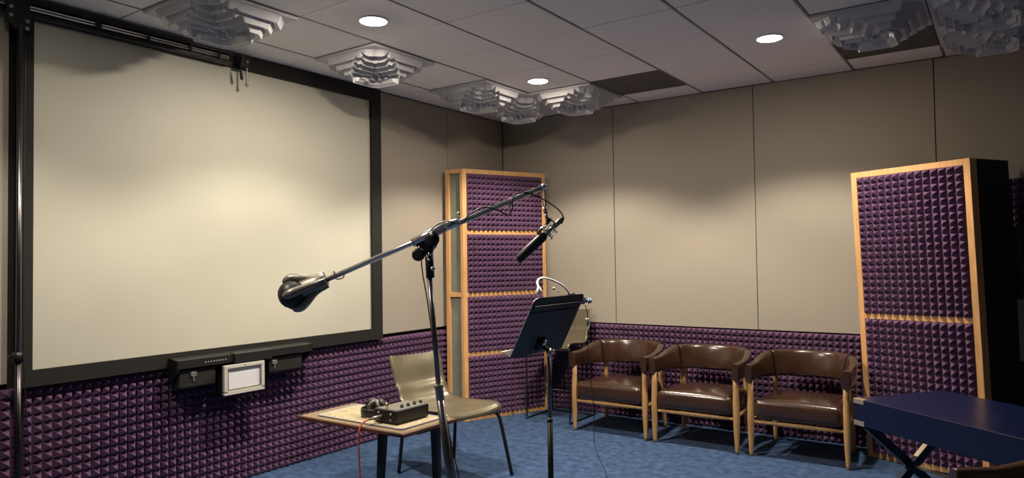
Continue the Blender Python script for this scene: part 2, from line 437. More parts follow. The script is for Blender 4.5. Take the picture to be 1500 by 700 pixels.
MB().box((-.025, 0, 0), (.09, .27, .18), bevel=.005).build('housing', M_bplastic, dp)
c = MB()
for (cy, cz, sy, sz) in ((0, .0855, .302, .022), (0, -.083, .302, .027), (-.139, 0, .024, .16), (.139, 0, .024, .16)): c.box((.034, cy, cz), (.024, sy, sz), bevel=.002)
c.build('bezel', M_mframe, dp)
c = MB()
for (cy, cz, sy, sz) in ((0, .070, .254, .009), (0, -.065, .254, .009), (-.123, 0, .008, .14), (.123, 0, .008, .14)): c.box((.036, cy, cz), (.014, sy, sz), bevel=.002)
c.build('inner_bezel', M_pewter, dp)
MB().box((.028, 0, 0), (.01, .254, .145)).build('screen', M_mscreen, dp)
MB().lathe((.046, 0, .086), (1, 0, 0), [(0, .004), (.002, .004), (.002, .001)], n=10).build('sensor', M_bplastic, dp)

# ------------------------------------------------------------------ freestanding foam screens
def panel_frame(root, w, h, rails, fw=.042, fd=.075, R=None, foam=True, seed=5, fm=M_foam, split=None):
    """front face in local x-z at y=0, depth towards +y"""
    R = R or Matrix.Identity(3)
    def bx(c, s): return MB().box(R @ Vector(c), s, rot=R, bevel=.002, seg=1)
    bx((fw/2, fd/2, h/2), (fw, fd, h)).build('post', M_pine, root); bx((w-fw/2, fd/2, h/2), (fw, fd, h)).build('post', M_pine, root)
    zs = [fw/2]+list(rails)+[h-fw/2]
    for z in zs: bx((w/2, fd/2, z), (w-2*fw, fd, fw)).build('rail', M_pine, root)
    bx((w/2, fd-.008, h/2), (w-2*fw-.01, .012, h-2*fw)).build('backing_board', M_sage if not foam else M_dark, root)
    if foam:
        for k in range(len(zs)-1):
            z0, z1 = zs[k]+fw/2, zs[k+1]-fw/2
            cuts = [z0, z1]
            if split and z0 < split < z1: cuts = [z0, split, z1]
            for a, b_ in zip(cuts, cuts[1:]):
                # foam stands a little proud and hangs over the rail below
                m = MB(); foam_mb(w-2*fw-.006, b_-a+.006, px=.0508, dep=.058, base=.02, mb=m, origin=R @ Vector((fw+.003, .022, a-.006)), R=R, seed=seed+k+int(b_*10))
                m.build('foam_panel', M_foam, root)
    else:
        for k in range(len(zs)-1):
            z0, z1 = zs[k]+fw/2, zs[k+1]-fw/2
            bx((w/2, .03, (z0+z1)/2), (w-2*fw, .02, z1-z0)).build('cloth_panel', M_sage, root)
g1 = thing('foam_screen', 'tall pine-framed folding screen of purple foam standing in the corner', 'acoustic screen', (.237, -.979, 0), 1.172)
panel_frame(g1, .933, 2.333, [.61, 1.162, 1.742], seed=11)
RW = Matrix.Rotation(PI - .015 - 1.172 + .0, 3, 'Z')
# the hinged wing goes back towards the screen wall and shows its cloth back
wing_dir = Vector((.045-.237, -1.00+.979, 0)); wl_ = wing_dir.length
ang = math.atan2(-wing_dir.y, -wing_dir.x)
wg = link(bpy.data.objects.new('wing', None)); wg.parent = g1
Rw = Matrix.Rotation(ang-1.172, 3, 'Z')
wloc = Matrix.Rotation(-1.172, 3, 'Z') @ wing_dir
def wing_panel():
    w = wl_; h = 2.333; fw = .04; fd = .05
    def bx(c, s): 
        c = Vector(c); return MB().box(wloc + Rw @ c, s, rot=Rw, bevel=.002, seg=1)
    bx((fw/2, fd/2, h/2), (fw, fd, h)).build('wing_post', M_pine, wg)
    bx((w-.015, fd/2, h/2), (.03, fd, h)).build('wing_post', M_pine, wg)
    for z in (.02, 1.162, h-.02): bx((w/2, fd/2, z), (w-.05, fd-.004, .04)).build('wing_rail', M_pine, wg)
    bx((w/2, .03, h/2), (w-.06, .012, h-.06)).build('wing_cloth', M_sage, wg)
wing_panel()
g2 = thing('foam_screen', 'leaning pine-framed screen of purple foam standing right of the armchairs', 'acoustic screen', (3.472, -.28, 0), -.385)
g2.rotation_euler = (.035, -.014, -.385)
panel_frame(g2, .815, 2.09, [1.035], seed=31, split=1.66, fd=.09)

MB().box((.815-.03, .33, 1.045), (.05, .46, 2.09), bevel=.002).build('dark_wing', M_velvet, g2)
# grey wall panel in the dark at the far right
gp = thing('wall_hatch', 'dark grey rectangular hatch on the wall at the right edge of the view', 'wall hatch', (4.72, -.085, .95))
MB().box((0, .02, 0), (.70, .05, .46), bevel=.004).build('hatch_frame', M_bplastic, gp)
MB().box((0, -.008, 0), (.68, .01, .42), bevel=.002).build('hatch_face', mat('grey_hatch', (.34, .33, .30), .6), gp)

# ------------------------------------------------------------------ leather armchairs
def make_armchair():
    t = thing('armchair', 'x', 'armchair')
    # wooden legs
    def leg(x, y, x2, y2, top):
        m = MB(); n = 14; rg = []
        for z, r in ((0, .0135), (.03, .0155), (.15, .022), (.27, .0265), (.36, .0255), (.48, .021), (top, .0185)):
            f = z/top; c = Vector((x2+(x-x2)*f, y2+(y-y2)*f, z)); rg.append(m.ring(c, Vector((1, 0, 0)), Vector((0, 1, 0)), r, r, n))
        m.skin(rg); m.build('leg', M_ash, t)
    for sx in (-1, 1):
        leg(sx*.327, 0, sx*.330, -.004, .57); leg(sx*.262, .45, sx*.285, .50, .57)
    def dowel(a, b):
        a, b = Vector(a), Vector(b); m = MB(); d = b-a; l = d.length
        m.lathe(a, d, [(0, .010), (l*.2, .014), (l*.5, .0165), (l*.8, .014), (l, .010)], n=14); m.build('stretcher', M_ash, t)
    dowel((-.325, 0, .258), (.325, 0, .258))
    for sx in (-1, 1): dowel((sx*.325, 0, .268), (sx*.275, .45, .268))
    dowel((-.27, .46, .268), (.27, .46, .268))
    # seat cushion, narrower to the rear
    def fn(p):
        k = 1-.13*(p.y+.26)/.52; p.x *= k
        if p.z < 0: p.z *= .96
        return p
    MB().rbox((0, .235, .352), (.612, .53, .150), .045, div=(18, 16, 8), dome=.022, fn=fn).build('seat_cushion', M_leather, t)
    # wrap-around band
    def path(s):           # s 0..1 from left arm tip round the back to right arm tip
        ln = .16; S = 2.0
        if s < .16: return Vector((-.333, -.035+(.2)*(s/.16), 0))
        if s > .84: return Vector((.333, -.035+(.2)*((1-s)/.16), 0))
        a = PI*(1-(s-.16)/.68)
        cx, sy = math.cos(a), math.sin(a)
        return Vector((.333*math.copysign(abs(cx)**.86, cx), .165+.385*abs(sy)**.90, 0))
    def zs(s):
        q = min(s, 1-s); k = max(0, min(1, (q-.12)/.20)); k = k*k*(3-2*k)
        return .553-.010*k, .680+.062*k, .052+.018*k, .020*k
    def band(s0, s1, n, name):
        m = MB(); rg = []
        for i in range(n+1):
            s = s0+(s1-s0)*i/n; p = path(s); d = (path(min(1, s+.006))-path(max(0, s-.006))).normalized()
            nrm = Vector((d.y, -d.x, 0)) * -1     # outward
            z0, z1, th, lean = zs(s); rr = []
            ed = min(s-s0, s1-s)/(s1-s0)*n; sh = 1.0
            if i in (0, n): sh = .82
            elif i in (1, n-1) : sh = .965
            K = 24
            for k in range(K):
                a = 2*PI*k/K; ca, sa = math.cos(a), math.sin(a); e = .42
                u = math.copysign(abs(ca)**e, ca); v = math.copysign(abs(sa)**e, sa)
                zc = (z0+z1)/2; hz = (z1-z0)/2
                bulge = 1+.10*(1-v*v)
                rr.append(m.bm.verts.new(p + nrm*(u*th/2*sh*bulge + lean*v) + Vector((0, 0, zc+hz*v*(sh*.06+.94)))))
            rg.append(rr)
        m.skin(rg); m.build(name, M_leather, t)
    band(.0, .295, 22, 'armrest'); band(.705, 1, 22, 'armrest'); band(.297, .703, 34, 'backrest')
    for s in (.296, .704):
        p = path(s); d = (path(s+.006)-path(s-.006)).normalized(); nrm = Vector((-d.y, d.x, 0)); z0, z1, th, lean = zs(s); m = MB(); pts = []
        K = 24
        for k in range(K+1):
            a = 2*PI*k/K; ca, sa = math.cos(a), math.sin(a); e = .42
            u = math.copysign(abs(ca)**e, ca); v = math.copysign(abs(sa)**e, sa); zc = (z0+z1)/2; hz = (z1-z0)/2
            pts.append(p+nrm*(u*(th/2+.0005)*(1+.1*(1-v*v))+lean*v)+Vector((0, 0, zc+(hz+.0005)*v)))
        m.tube(pts, .0022, sub=1, n=6); m.build('seam', M_leather, t)
    return t
ac = make_armchair()
AG = 'leather armchairs along the back wall'
spots = [((1.582, -.724, 0), 0, 'brown leather armchair beside the tall stool, left end of the row of three', AG),
         ((2.327, -.738, 0), 0, 'middle brown leather armchair in the row of three', AG),
         ((3.088, -.726, 0), 0, 'brown leather armchair next to the leaning foam screen, right end of the row', AG)]
for k, (loc, rz, lab, grp) in enumerate(spots):
    o = ac if k == 0 else copy_thing(ac); o.location = loc; o.rotation_euler.z = rz; o['label'] = lab; o['group'] = grp
o = copy_thing(ac); th = -PI/2+.6099+.02
tip = Vector((4.168, -2.945, 0)); off = Matrix.Rotation(th, 3, 'Z') @ Vector((-.333, -.03, 0))
o.location = tip-off; o.rotation_euler.z = th; o['label'] = 'brown leather armchair cut by the bottom right corner, in front of the blue desk'
if 'group' in o: del o['group']

# ------------------------------------------------------------------ gold shell seats
def shell(root, seat_z, back_top, w_seat=.47, w_back=.42, depth=.45, name='seat_shell'):
    """bent sheet: seat runs from front (-y) to rear, then up"""
    prof = []
    hb = back_top-seat_z
    ctrl = [(-.5*depth-.005, -.035, .95), (-.5*depth, -.012, .985), (-.44*depth, .004, 1.0), (-.25*depth, .0, 1.02), (0, -.010, 1.0), (.22*depth, -.014, .95), (.38*depth, .004, .90),
            (.48*depth, .045, .88), (.54*depth, .11, .87), (.59*depth, .45*hb, .89), (.64*depth, .75*hb, .92), (.69*depth, .96*hb, .92), (.698*depth, .99*hb, .91), (.70*depth, hb, .88)]
    P = [Vector((0, a, b_)) for a, b_, c in ctrl]; Wd = [c for a, b_, c in ctrl]
    Q = []; WW = []
    for i in range(len(P)-1):
        p0 = P[max(0, i-1)]; p1 = P[i]; p2 = P[i+1]; p3 = P[min(len(P)-1, i+2)]
        for k in range(5):
            t = k/5; Q.append(.5*((2*p1)+(p2-p0)*t+(2*p0-5*p1+4*p2-p3)*t*t+(3*p1-p0-3*p2+p3)*t**3)); WW.append(Wd[i]+(Wd[i+1]-Wd[i])*t)
    Q.append(P[-1]); WW.append(Wd[-1])
    m = MB(); rg = []; nW = 16; th = .016
    for i, (q, w) in enumerate(zip(Q, WW)):
        d = (Q[min(i+1, len(Q)-1)]-Q[max(0, i-1)]).normalized(); nrm = Vector((0, -d.z, d.y))
        top = []; bot = []
        tt = i/(len(Q)-1)
        for k in range(nW+1):
            u = -1+2*k/nW
            curl = .030*abs(u)**3 * (1 if tt > .1 else tt*10)
            if tt > .6: curl = .030*abs(u)**2.5
            wid = w_seat*w/2
            th_ = th*(1-.75*abs(u)**8)
            edge = 0
            base = q + Vector((u*wid, 0, 0)) + nrm*curl + Vector((0, 0, seat_z))
            top.append(m.bm.verts.new(base+nrm*th_*.5)); bot.append(m.bm.verts.new(base-nrm*th_*.5))
        rg.append(top+bot[::-1])
    m.skin(rg); o = m.build(name, M_vinyl, root); return o
ch = thing('shell_chair', 'gold vinyl shell chair with black metal legs beside the small table', 'chair', (1.095, -2.250, 0), PI/2-.18)
shell(ch, .455, .790, w_seat=.50, depth=.56)
for sx in (-1, 1):
    for (y, yf, nm) in ((-.225, -.392, 'leg'), (.15, .225, 'leg')):
        MB().tube([(sx*.09, y*.75, .434), (sx*.19, y*.97, .434), (sx*.222, y*1.12, .428), (sx*.232, y*1.26, .40), (sx*.238, y+(yf-y)*.48, .34), (sx*.25, yf, .008)], .0125, n=12).build(nm, M_bmetal, ch)
MB().box((0, -.02, .428), (.25, .30, .012), bevel=.003).build('seat_plate', M_bmetal, ch)

st = thing('bar_stool', 'tall gold vinyl stool on black sled legs between the foam screen and armchairs', 'stool', (.88, -.345, 0), 0)
shell(st, .685, .99, w_seat=.46, depth=.40)
for sx in (-1, 1):
    x = sx*.231
    MB().tube([(x, -.215, .67), (x, -.222, .655), (x, -.226, .60), (x, -.228, .30), (x, -.23, .03), (x, -.228, .012), (x, -.20, .010), (x, .0, .010), (x, .20, .010), (x, .228, .012), (x, .232, .03), (x, .20, .35), (x*.9, .13, .66), (x*.9, .12, .668)], .0075, n=10, sub=5).build('leg', M_bmetal, st)
MB().cyl((-.231, -.228, .297), (.231, -.228, .297), .006).build('footrest', M_bmetal, st)
MB().cyl((-.22, -.215, .668), (.22, -.215, .668), .0075).build('crossbar', M_bmetal, st)
for sx in (-1, 1): MB().cyl((sx*.231, -.228, 0), (sx*.231, -.228, .02), .011).build('foot', M_bplastic, st)
MB().cyl((-.231, .2, .010), (.231, .2, .010), .006).build('crossbar', M_bmetal, st)

# ------------------------------------------------------------------ small table with mat, headphones, amplifier
TZ = .60
ts = thing('side_table', 'small wood-edged table under the headphones, black legs', 'table', (1.385, -3.21, 0), 0)
c = MB(); c.box((0, 0, TZ-.011), (.832, .425, .020), bevel=.004); c.build('tabletop', M_wedge, ts)
MB().box((0, 0, TZ-.0005), (.815, .408, .003)).build('laminate_top', M_wtop, ts)
for (x, y, x2, y2) in ((.10, -.04, .075, -.06), (.36, .10, .34, .14)):
    m = MB(); rg = []
    for z, w in ((0, .017), (.3, .020), (TZ-.022, .024)):
        f = z/(TZ-.022); cx, cy = x2+(x-x2)*f, y2+(y-y2)*f
        rg.append([m.bm.verts.new((cx+a*w, cy+b_*w*.7, z)) for a, b_ in ((-1, -1), (1, -1), (1, 1), (-1, 1))])
    m.skin(rg, smooth=False); m.build('leg', M_bmetal, ts)
MB().cyl((.085, -.05, .16), (.345, .125, .16), .008).build('stretcher', M_bmetal, ts)
MB().box((.2, .02, TZ-.03), (.36, .16, .018), bevel=.002).build('underframe', M_bmetal, ts)
pm = thing('table_mat', 'speckled straw-coloured mat with pale binding lying on the small table', 'mat', (1.405, -3.20, TZ+.001))
MB().box((0, 0, .0035), (.66, .32, .007), bevel=.003).build('pad', M_mat, pm)
pp = []
for cx, cy, a0 in ((.31, .145, 0), (-.31, .145, 1), (-.31, -.145, 2), (.31, -.145, 3)):
    for k in range(5):
        a = (a0+k/4)*PI/2; pp.append((cx+.022*math.cos(a), cy+.022*math.sin(a), .005))
pp.append(pp[0]); MB().tube(pp, .0048, n=8, sub=1).build('binding', M_matrim, pm)

hp = thing('headphones', 'black over-ear headphones lying on the straw mat beside the amplifier', 'headphones', (1.385, -3.215, TZ+.009), .25)
m = MB(); rg = []
for i in range(41):
    a = math.radians(-205+230*i/40); c0 = Vector((math.cos(a), math.sin(a), 0)); R0, hh = .074, .024
    rr = []
    for k in range(12):
        b_ = 2*PI*k/12; e = .6; u = math.copysign(abs(math.cos(b_))**e, math.cos(b_)); v = math.copysign(abs(math.sin(b_))**e, math.sin(b_))
        rr.append(m.bm.verts.new(c0*(R0+u*.006)+Vector((0, 0, .026+v*hh))))
    rg.append(rr)
m.skin(rg); m.build('headband', M_bplastic, hp)
for sx, tilt in ((-1, .35), (1, .15)):
    cu = Vector((sx*.028, .020, .056)); ax = Vector((sx*.80, .35, .42)).normalized()
    e = MB(); e.lathe(cu, ax, [(0, .030), (.004, .036), (.016, .037), (.024, .028), (.027, .01)], n=26); ec = e.build('ear_cup', M_bplastic, hp)
    e = MB(); e.lathe(cu, -ax, [(.0, .034), (.004, .040), (.012, .041), (.019, .036), (.021, .026), (.012, .020), (.010, .004)], n=26); e.build('ear_pad', M_pad, hp)
    MB().tube([cu+ax*.02, cu+ax*.034+Vector((0, .01, -.005)), Vector((sx*.07, .055, .022))], .004).build('yoke', M_greyp, hp)
ca = []
for k in range(30):
    a = k*.9; ca.append((-.015+.0016*k+.017*math.cos(a)*.6, .012+.017*math.sin(a), .030+.014*math.sin(a+1)))
MB().tube(ca, .0035, n=6, sub=3).build('coiled_lead', M_pad, hp)

am = thing('headphone_amplifier', 'black metal box with a row of knobs on the small table', 'amplifier', (1.661, -3.323, TZ+.009), .0)
# local: corner at the near vertical edge, long side to +y, short side to -x
MB().box((-.088, .128, .038), (.172, .256, .068), bevel=.003).build('case', M_bplastic, am)
MB().box((-.088, .128, .0735), (.150, .236, .003), bevel=.001).build('top_plate', M_greyp, am)
for k in range(4):
    y = .075+.050*k
    kn = MB().lathe((-.035, y, .075), (0, 0, 1), [(0, .013), (.004, .013), (.006, .0105), (.018, .0095), (.020, .006)], n=20).build('knob', M_bplastic, am)
    MB().lathe((-.035, y, .0745), (0, 0, 1), [(0, .016), (.0015, .016), (.002, .012)], n=20).build('collar', M_white, kn)
for x, z in ((-.045, .052), (-.045, .022), (-.12, .030), (-.135, .055)):
    MB().lathe((x, -.001, z), (0, -1, 0), [(0, .006), (.003, .006), (.004, .002)], n=12).build('screw', M_brass, am)
MB().tube([(-.10, .03, .075), (-.102, .03, .10), (-.10, .034, .125), (-.094, .036, .135), (-.092, .03, .12), (-.09, .024, .09)], .0035).build('looped_lead', M_bplastic, am)
MB().lathe((-.10, .03, .074), (0, 0, 1), [(0, .009), (.02, .008), (.032, .005)], n=14).build('jack_plug', M_brass, am)
pl = Vector((1.661-.11, -3.325, TZ+.045))
oc = thing('orange_cable', 'orange-red cable plugged into the black amplifier and hanging off the table', 'cable', pl)
MB().lathe((0, 0, 0), (-.45, -.88, -.12), [(0, .0105), (.045, .0105), (.05, .008), (.075, .005)], n=16).build('plug', M_greyp, oc)
q0 = Vector((-.034, -.066, -.009))
MB().tube([q0, q0+Vector((-.010, -.030, -.012)), q0+Vector((-.014, -.055, -.05)), q0+Vector((-.012, -.062, -.12)), q0+Vector((-.004, -.060, -.3)), q0+Vector((.0, -.055, -.5)), (-.03, -.15, -pl.z+.006), (-.1, -.5, -pl.z+.006)], .0048, n=10).build('lead', M_orange, oc)

# ------------------------------------------------------------------ boom microphone stand
DS = 3.3
pole_top = D(629, 402, DS); pole_mid = D(643, 572, DS); pole_low = D(660, 700, DS)
pole_foot = pole_mid+(pole_low-pole_mid)*((pole_mid.z-.14)/(pole_mid.z-pole_low.z))
base = Vector((pole_foot.x, pole_foot.y, 0))
ms = thing('microphone_stand', 'large chrome boom microphone stand with a grey counterweight, in the foreground', 'microphone stand', base)
def L_(p): return Vector(p)-base
def dd(px, py, d=DS): return L_(D(px, py, d))
MB().cyl(L_(pole_top), L_(pole_mid), .0118).build('upper_pole', M_dchrome, ms)
MB().cyl(L_(pole_mid), L_(pole_foot), .0185).build('lower_pole', M_dchrome, ms)
m = MB(); ax = (pole_low-pole_mid).normalized()
m.lathe(dd(642, 562), ax, [(0, .016), (.004, .022), (.016, .022), (.020, .019), (.07, .020), (.078, .018)], n=24); m.build('pole_collar', M_greyp, ms)
hub = L_(pole_foot)
MB().cyl(hub+Vector((0, 0, .08)), hub+Vector((0, 0, -.06)), .03).build('hub', M_bmetal, ms)
for k in range(3):
    a = -1.1+k*2*PI/3; d = Vector((math.cos(a), math.sin(a), 0))
    lg = MB().tube([hub+Vector((0, 0, .0)), hub+d*.2+Vector((0, 0, -.01)), d*.42+Vector((hub.x, hub.y, .06))], .014, n=12).build('leg', M_bmetal, ms)
    MB().cyl(d*.42+Vector((hub.x, hub.y, .028))+d.cross(Vector((0, 0, 1)))*.012, d*.42+Vector((hub.x, hub.y, .028))-d.cross(Vector((0, 0, 1)))*.012, .028).build('castor', M_bplastic, lg)
tipP = dd(797, 273); tailP = dd(470, 413); pivP = dd(625, 343)
bd = (tipP-tailP).normalized(); bn = L_(D(0, 0, 1))*0 + RT.cross(FW)*1; side = -FW
MB().cyl(tailP, tipP, .0128).build('boom_arm', M_chrome, ms)
MB().cyl(dd(604, 355.8), dd(655, 331), .022, n=24).build('boom_sleeve', M_chrome, ms)
MB().lathe(dd(652, 332.5), bd, [(0, .0222), (.02, .0218), (.06, .0165), (.07, .014)], n=24).build('sleeve_end', M_chrome, ms)
# clamp head
m = MB(); m.cyl(dd(628, 366), dd(630.5, 407), .0195, n=22).cyl(dd(628, 366)+FW*.012, dd(628, 366)-FW*.030, .022); m.build('swivel_neck', M_bmetal, ms)
m = MB()
pts = []
for k in range(19):
    a = PI*k/18; pts.append((math.cos(a), -math.sin(a)))
cc = dd(624, 350); bx = bd; by = (UP - bd*UP.dot(bd)).normalized()
poly = [cc+bx*(.054*c0)+by*(.062*s0) for c0, s0 in pts]
for o_ in (-.012, .012): m.prism([p+FW*(o_-.004) for p in poly], FW*.008)
m.build('clamp_plate', M_bmetal, ms)
MB().tube([cc+bx*(.047*c0)+by*(.055*s0)-FW*.018 for c0, s0 in pts[2:17]], .004, sub=1).build('clamp_rim', M_chrome, ms)
m = MB(); m.lathe(dd(634, 350)-FW*.015, -FW, [(0, .018), (.006, .034), (.024, .034), (.030, .028), (.031, .006)], n=28); m.build('tension_knob', M_bplastic, ms)
m = MB(); m.lathe(dd(613, 373)+FW*.012, -FW, [(0, .026), (.006, .030), (.022, .030), (.026, .022)], n=28, mod=lambda t, th: 1+.04*math.cos(14*th)); m.build('locking_knob', M_bplastic, ms)
for px, py, r in ((630, 372, .009), (629, 380, .006), (635, 393, .011), (634, 344, .008)):
    MB().lathe(dd(px, py)-FW*.020-(FW*.028 if py == 344 else FW*0), -FW, [(0, r), (.010, r*.95), (.014, r*.5)], n=14).build('bolt', M_chrome, ms)
# counterweight
tw = thing('x', 'x', 'x'); bpy.data.objects.remove(tw)
w0 = dd(478, 409.5); wd = -bd
m = MB(); m.lathe(w0, wd, [(0, .030), (.004, .036), (.06, .041), (.13, .046), (.15, .040)], n=30, mod=lambda t, th: 1+.05*math.cos(3*th)); m.build('weight_sleeve', M_pewter, ms)
def lob(t, th): return 1+.16*max(0, math.cos(4*th+.6))*math.exp(-((t-.165)/.045)**2)
m = MB(); m.lathe(w0, wd, [(.09, .036), (.125, .046), (.145, .058), (.165, .068), (.185, .072), (.205, .070), (.225, .062), (.242, .048), (.250, .034), (.252, .005)], n=48); m.build('weight_body', M_bplastic, ms)
MB().lathe(w0, wd, [(.250, .016), (.256, .015), (.258, .008)], n=18).build('cap_bolt', M_pewter, ms)
xw = wd.orthogonal().normalized(); yw = wd.cross(xw)
a0 = math.atan2((UP).dot(yw), UP.dot(xw))
for aa in (.15, 1.75, 3.3, 4.75):
    rd = xw*math.cos(a0+aa)+yw*math.sin(a0+aa)
    MB().tube([w0+wd*.02+rd*.030, w0+wd*.08+rd*.042, w0+wd*.125+rd*.062, w0+wd*.165+rd*.078, w0+wd*.195+rd*.074, w0+wd*.205+rd*.062], .02, n=14, radii=[.012, .017, .022, .024, .020, .010]).build('weight_claw', M_pewter, ms)
    MB().tube([w0+wd*.0+rd*.036, w0+wd*.09+rd*.046], .008, n=10, sub=1).build('weight_rib', M_pewter, ms)
m = MB(); m.lathe(w0+wd*.165+(-UP)*.050, (-UP*.9+RT*.30-FW*.2), [(0, .018), (.006, .040), (.020, .042), (.026, .034), (.028, .006)], n=30); m.build('weight_knob', M_bplastic, ms)
for o in ms.children:
    if o.name.startswith('weight_') or o.name.startswith('cap_bolt'):
        for v in o.data.vertices: v.co = w0+(v.co-w0)*.92
# boom end fittings
m = MB(); m.lathe(tipP-bd*.012, bd, [(0, .013), (.02, .014), (.024, .010)], n=20); m.build('boom_tip', M_chrome, ms)
MB().tube([dd(794, 277), dd(794, 290), dd(797, 306)], .0032).build('drop_rod', M_chrome, ms)
MB().tube([dd(797, 277), dd(798.5, 290), dd(799, 306)], .0042).build('drop_rod', M_chrome, ms)
MB().cyl(dd(798, 303), dd(799, 311), .009).build('drop_joint', M_brass, ms)
m = MB(); m.tube([dd(672, 311), dd(672, 319), dd(673, 327)], .003).lathe(dd(672, 316), UP, [(0, .004), (.006, .008), (.014, .008), (.018, .003)], n=12); m.build('cable_clip', M_chrome, ms)
m = MB(); m.tube([dd(749.5, 294), dd(747, 299), dd(745, 305)], .004).tube([dd(749, 297), dd(750.5, 306), dd(747, 303)], .0025); m.build('cable_hook', M_chrome, ms)
m = MB(); m.tube([dd(488, 397), dd(490, 402)], .006).tube([dd(487, 405), dd(495, 409), dd(503, 406), dd(504, 399)], .0028).tube([dd(487, 406), dd(489, 404), dd(490, 399)], .012, sub=1); m.build('tail_clip', M_greyp, ms)

# the microphone hanging from the boom
mo = D(797, 345, DS)
mk = thing('microphone', 'dark cylindrical microphone in a wire cradle hanging from the boom tip', 'microphone', mo)
def mm(px, py, d=DS): return D(px, py, d)-mo
a_, b2 = mm(758, 381), mm(797, 345); md = (b2-a_).normalized(); ln = (b2-a_).length
MB().lathe(a_, md, [(0, .010), (.001, .019), (.006, .0215), (ln*.5, .0225), (ln*.9, .0225), (ln*.97, .021), (ln+.012, .012)], n=30).build('body', M_bplastic, mk)
MB().lathe(a_, -md, [(-.004, .0185), (.002, .018), (.004, .010)], n=24).build('grille', M_pewter, mk)
MB().lathe(b2, md, [(0, .013), (.03, .013), (.034, .009), (.062, .009), (.066, .0125), (.105, .0125), (.118, .009), (.125, .006)], n=22).build('connector', M_greyp, mk)
m = MB(); 
for (s, r) in ((.02, .034), (.055, .030)):
    cxx = b2+md*s; x = md.orthogonal().normalized(); y = md.cross(x)
    m.tube([cxx+x*(r*math.cos(2*PI*k/20))+y*(r*math.sin(2*PI*k/20)) for k in range(21)], .0026, sub=1)
for k in range(4):
    x = md.orthogonal().normalized(); y = md.cross(x); a = k*PI/2+.4; rd = x*math.cos(a)+y*math.sin(a)
    m.tube([b2+md*.02+rd*.034, b2+md*.055+rd*.030], .0026); m.lathe(b2+md*.018+rd*.032, rd, [(0, .004), (.004, .006), (.010, .005)], n=10)
m.build('cradle', M_chrome, mk)
m = MB(); m.tube([mm(799, 309), mm(801, 318), mm(804, 324)], .007).tube([mm(804, 322), mm(797, 333), mm(790, 338), mm(787, 343)], .0055).tube([mm(803, 322), mm(812, 326), mm(806, 338)], .0032)
m.lathe(mm(803, 323), -FW, [(-.012, .010), (.012, .011), (.018, .006)], n=16); m.build('swivel_bracket', M_bmetal, mk)
m = MB(); m.lathe(mm(806, 322), -FW, [(0, .009), (.012, .009), (.014, .004)], n=14).lathe(mm(790, 341), -FW, [(0, .007), (.010, .007)], n=12).lathe(mm(800, 318)-FW*.006, UP, [(0, .006), (.012, .008), (.014, .003)], n=12); m.build('thumb_screw', M_chrome, mk)
cb = [(822, 328), (825, 322), (824, 315), (818, 307), (806, 298), (792, 290), (778, 284), (766, 281), (757, 284), (752, 288)]
cb2 = [(752, 288), (750, 296), (751, 305), (746, 313.5), (739, 312.5), (727, 307), (713, 303.5), (703, 305), (692, 311), (684, 318), (678, 325), (668, 326.5), (658, 324), (648, 325.5), (638, 331), (628, 340)]
cable_pts = [D(px, py, DS-.012) for px, py in cb] + [D(px, py, DS-.022) for px, py in cb2[1:]]
cable_pts += [D(620, 352, DS+.03), D(617, 372, DS+.03), D(619, 400, DS+.02), D(626, 440, DS+.02), D(634, 500, DS+.022), D(641, 555, DS+.028), D(651, 600, DS+.028), D(663, 660, DS+.03), D(672, 700, DS+.03)]
last = cable_pts[-1]; cable_pts += [Vector((last.x+.02, last.y+.02, .2)), Vector((last.x+.06, last.y+.05, .005)), Vector((last.x+.4, last.y-.1, .005))]
co = thing('microphone_cable', 'thin dark cable looping from the microphone along the boom and down the stand', 'cable', cable_pts[0])
MB().tube([p-cable_pts[0] for p in cable_pts], .0031, n=8, sub=5).build('lead', M_cable, co)

# ------------------------------------------------------------------ music stand
mx, my = 2.296, -2.800
mu = thing('music_stand', 'black music stand turned away, its desk leaning back', 'music stand', (mx, my, 0))
MB().cyl((0, 0, .02), (0, 0, .62), .0155, n=20).build('lower_tube', M_bmetal, mu)
MB().cyl((0, 0, .60), (0, 0, .985), .0115, n=20).build('upper_tube', M_dchrome, mu)
MB().lathe((0, 0, .600), (0, 0, 1), [(0, .0158), (.016, .0165), (.024, .0125)], n=20).build('collar', M_bplastic, mu)
m = MB(); m.lathe((0, 0, .955), (0, 0, 1), [(0, .014), (.010, .0145), (.014, .0165), (.028, .0165), (.03, .013), (.045, .013)], n=20); m.build('tilt_fitting', M_brass, mu)
MB().lathe((.013, 0, .985), (1, .2, .0), [(0, .008), (.012, .011), (.018, .008)], n=14).build('tilt_screw', M_chrome, mu)
for k in range(3):
    a = .5+k*2*PI/3; d = Vector((math.cos(a), math.sin(a), 0))
    MB().tube([d*.01+Vector((0, 0, .14)), d*.16+Vector((0, 0, .06)), d*.30+Vector((0, 0, .012))], .009, n=10).build('leg', M_bmetal, mu)
dyaw = 1.557; dl = .478; dc = Vector((2.244, -2.840, .976))-Vector((mx, my, 0))
Wv = Vector((math.cos(dyaw), math.sin(dyaw), 0)); nv = Vector((math.sin(dyaw), -math.cos(dyaw), 0))
upv = Vector((0, 0, math.cos(dl)))+nv*math.sin(dl); fr = Wv.cross(upv).normalized()
if fr.x > 0: fr = -fr          # reader's side
RD = Matrix((Wv, -fr, upv)).transposed()
def dl_(s, n, t): return dc+Wv*s+(-fr)*n+upv*t
m = MB(); hw, hh, rc = .25, .353, .035; pts = [(-hw, 0), (hw, 0)]
for k in range(6): a = k/5*PI/2; pts.append((hw-rc+rc*math.cos(a), hh-rc+rc*math.sin(a)))
for k in range(6): a = PI/2+k/5*PI/2; pts.append((-hw+rc+rc*math.cos(a), hh-rc+rc*math.sin(a)))
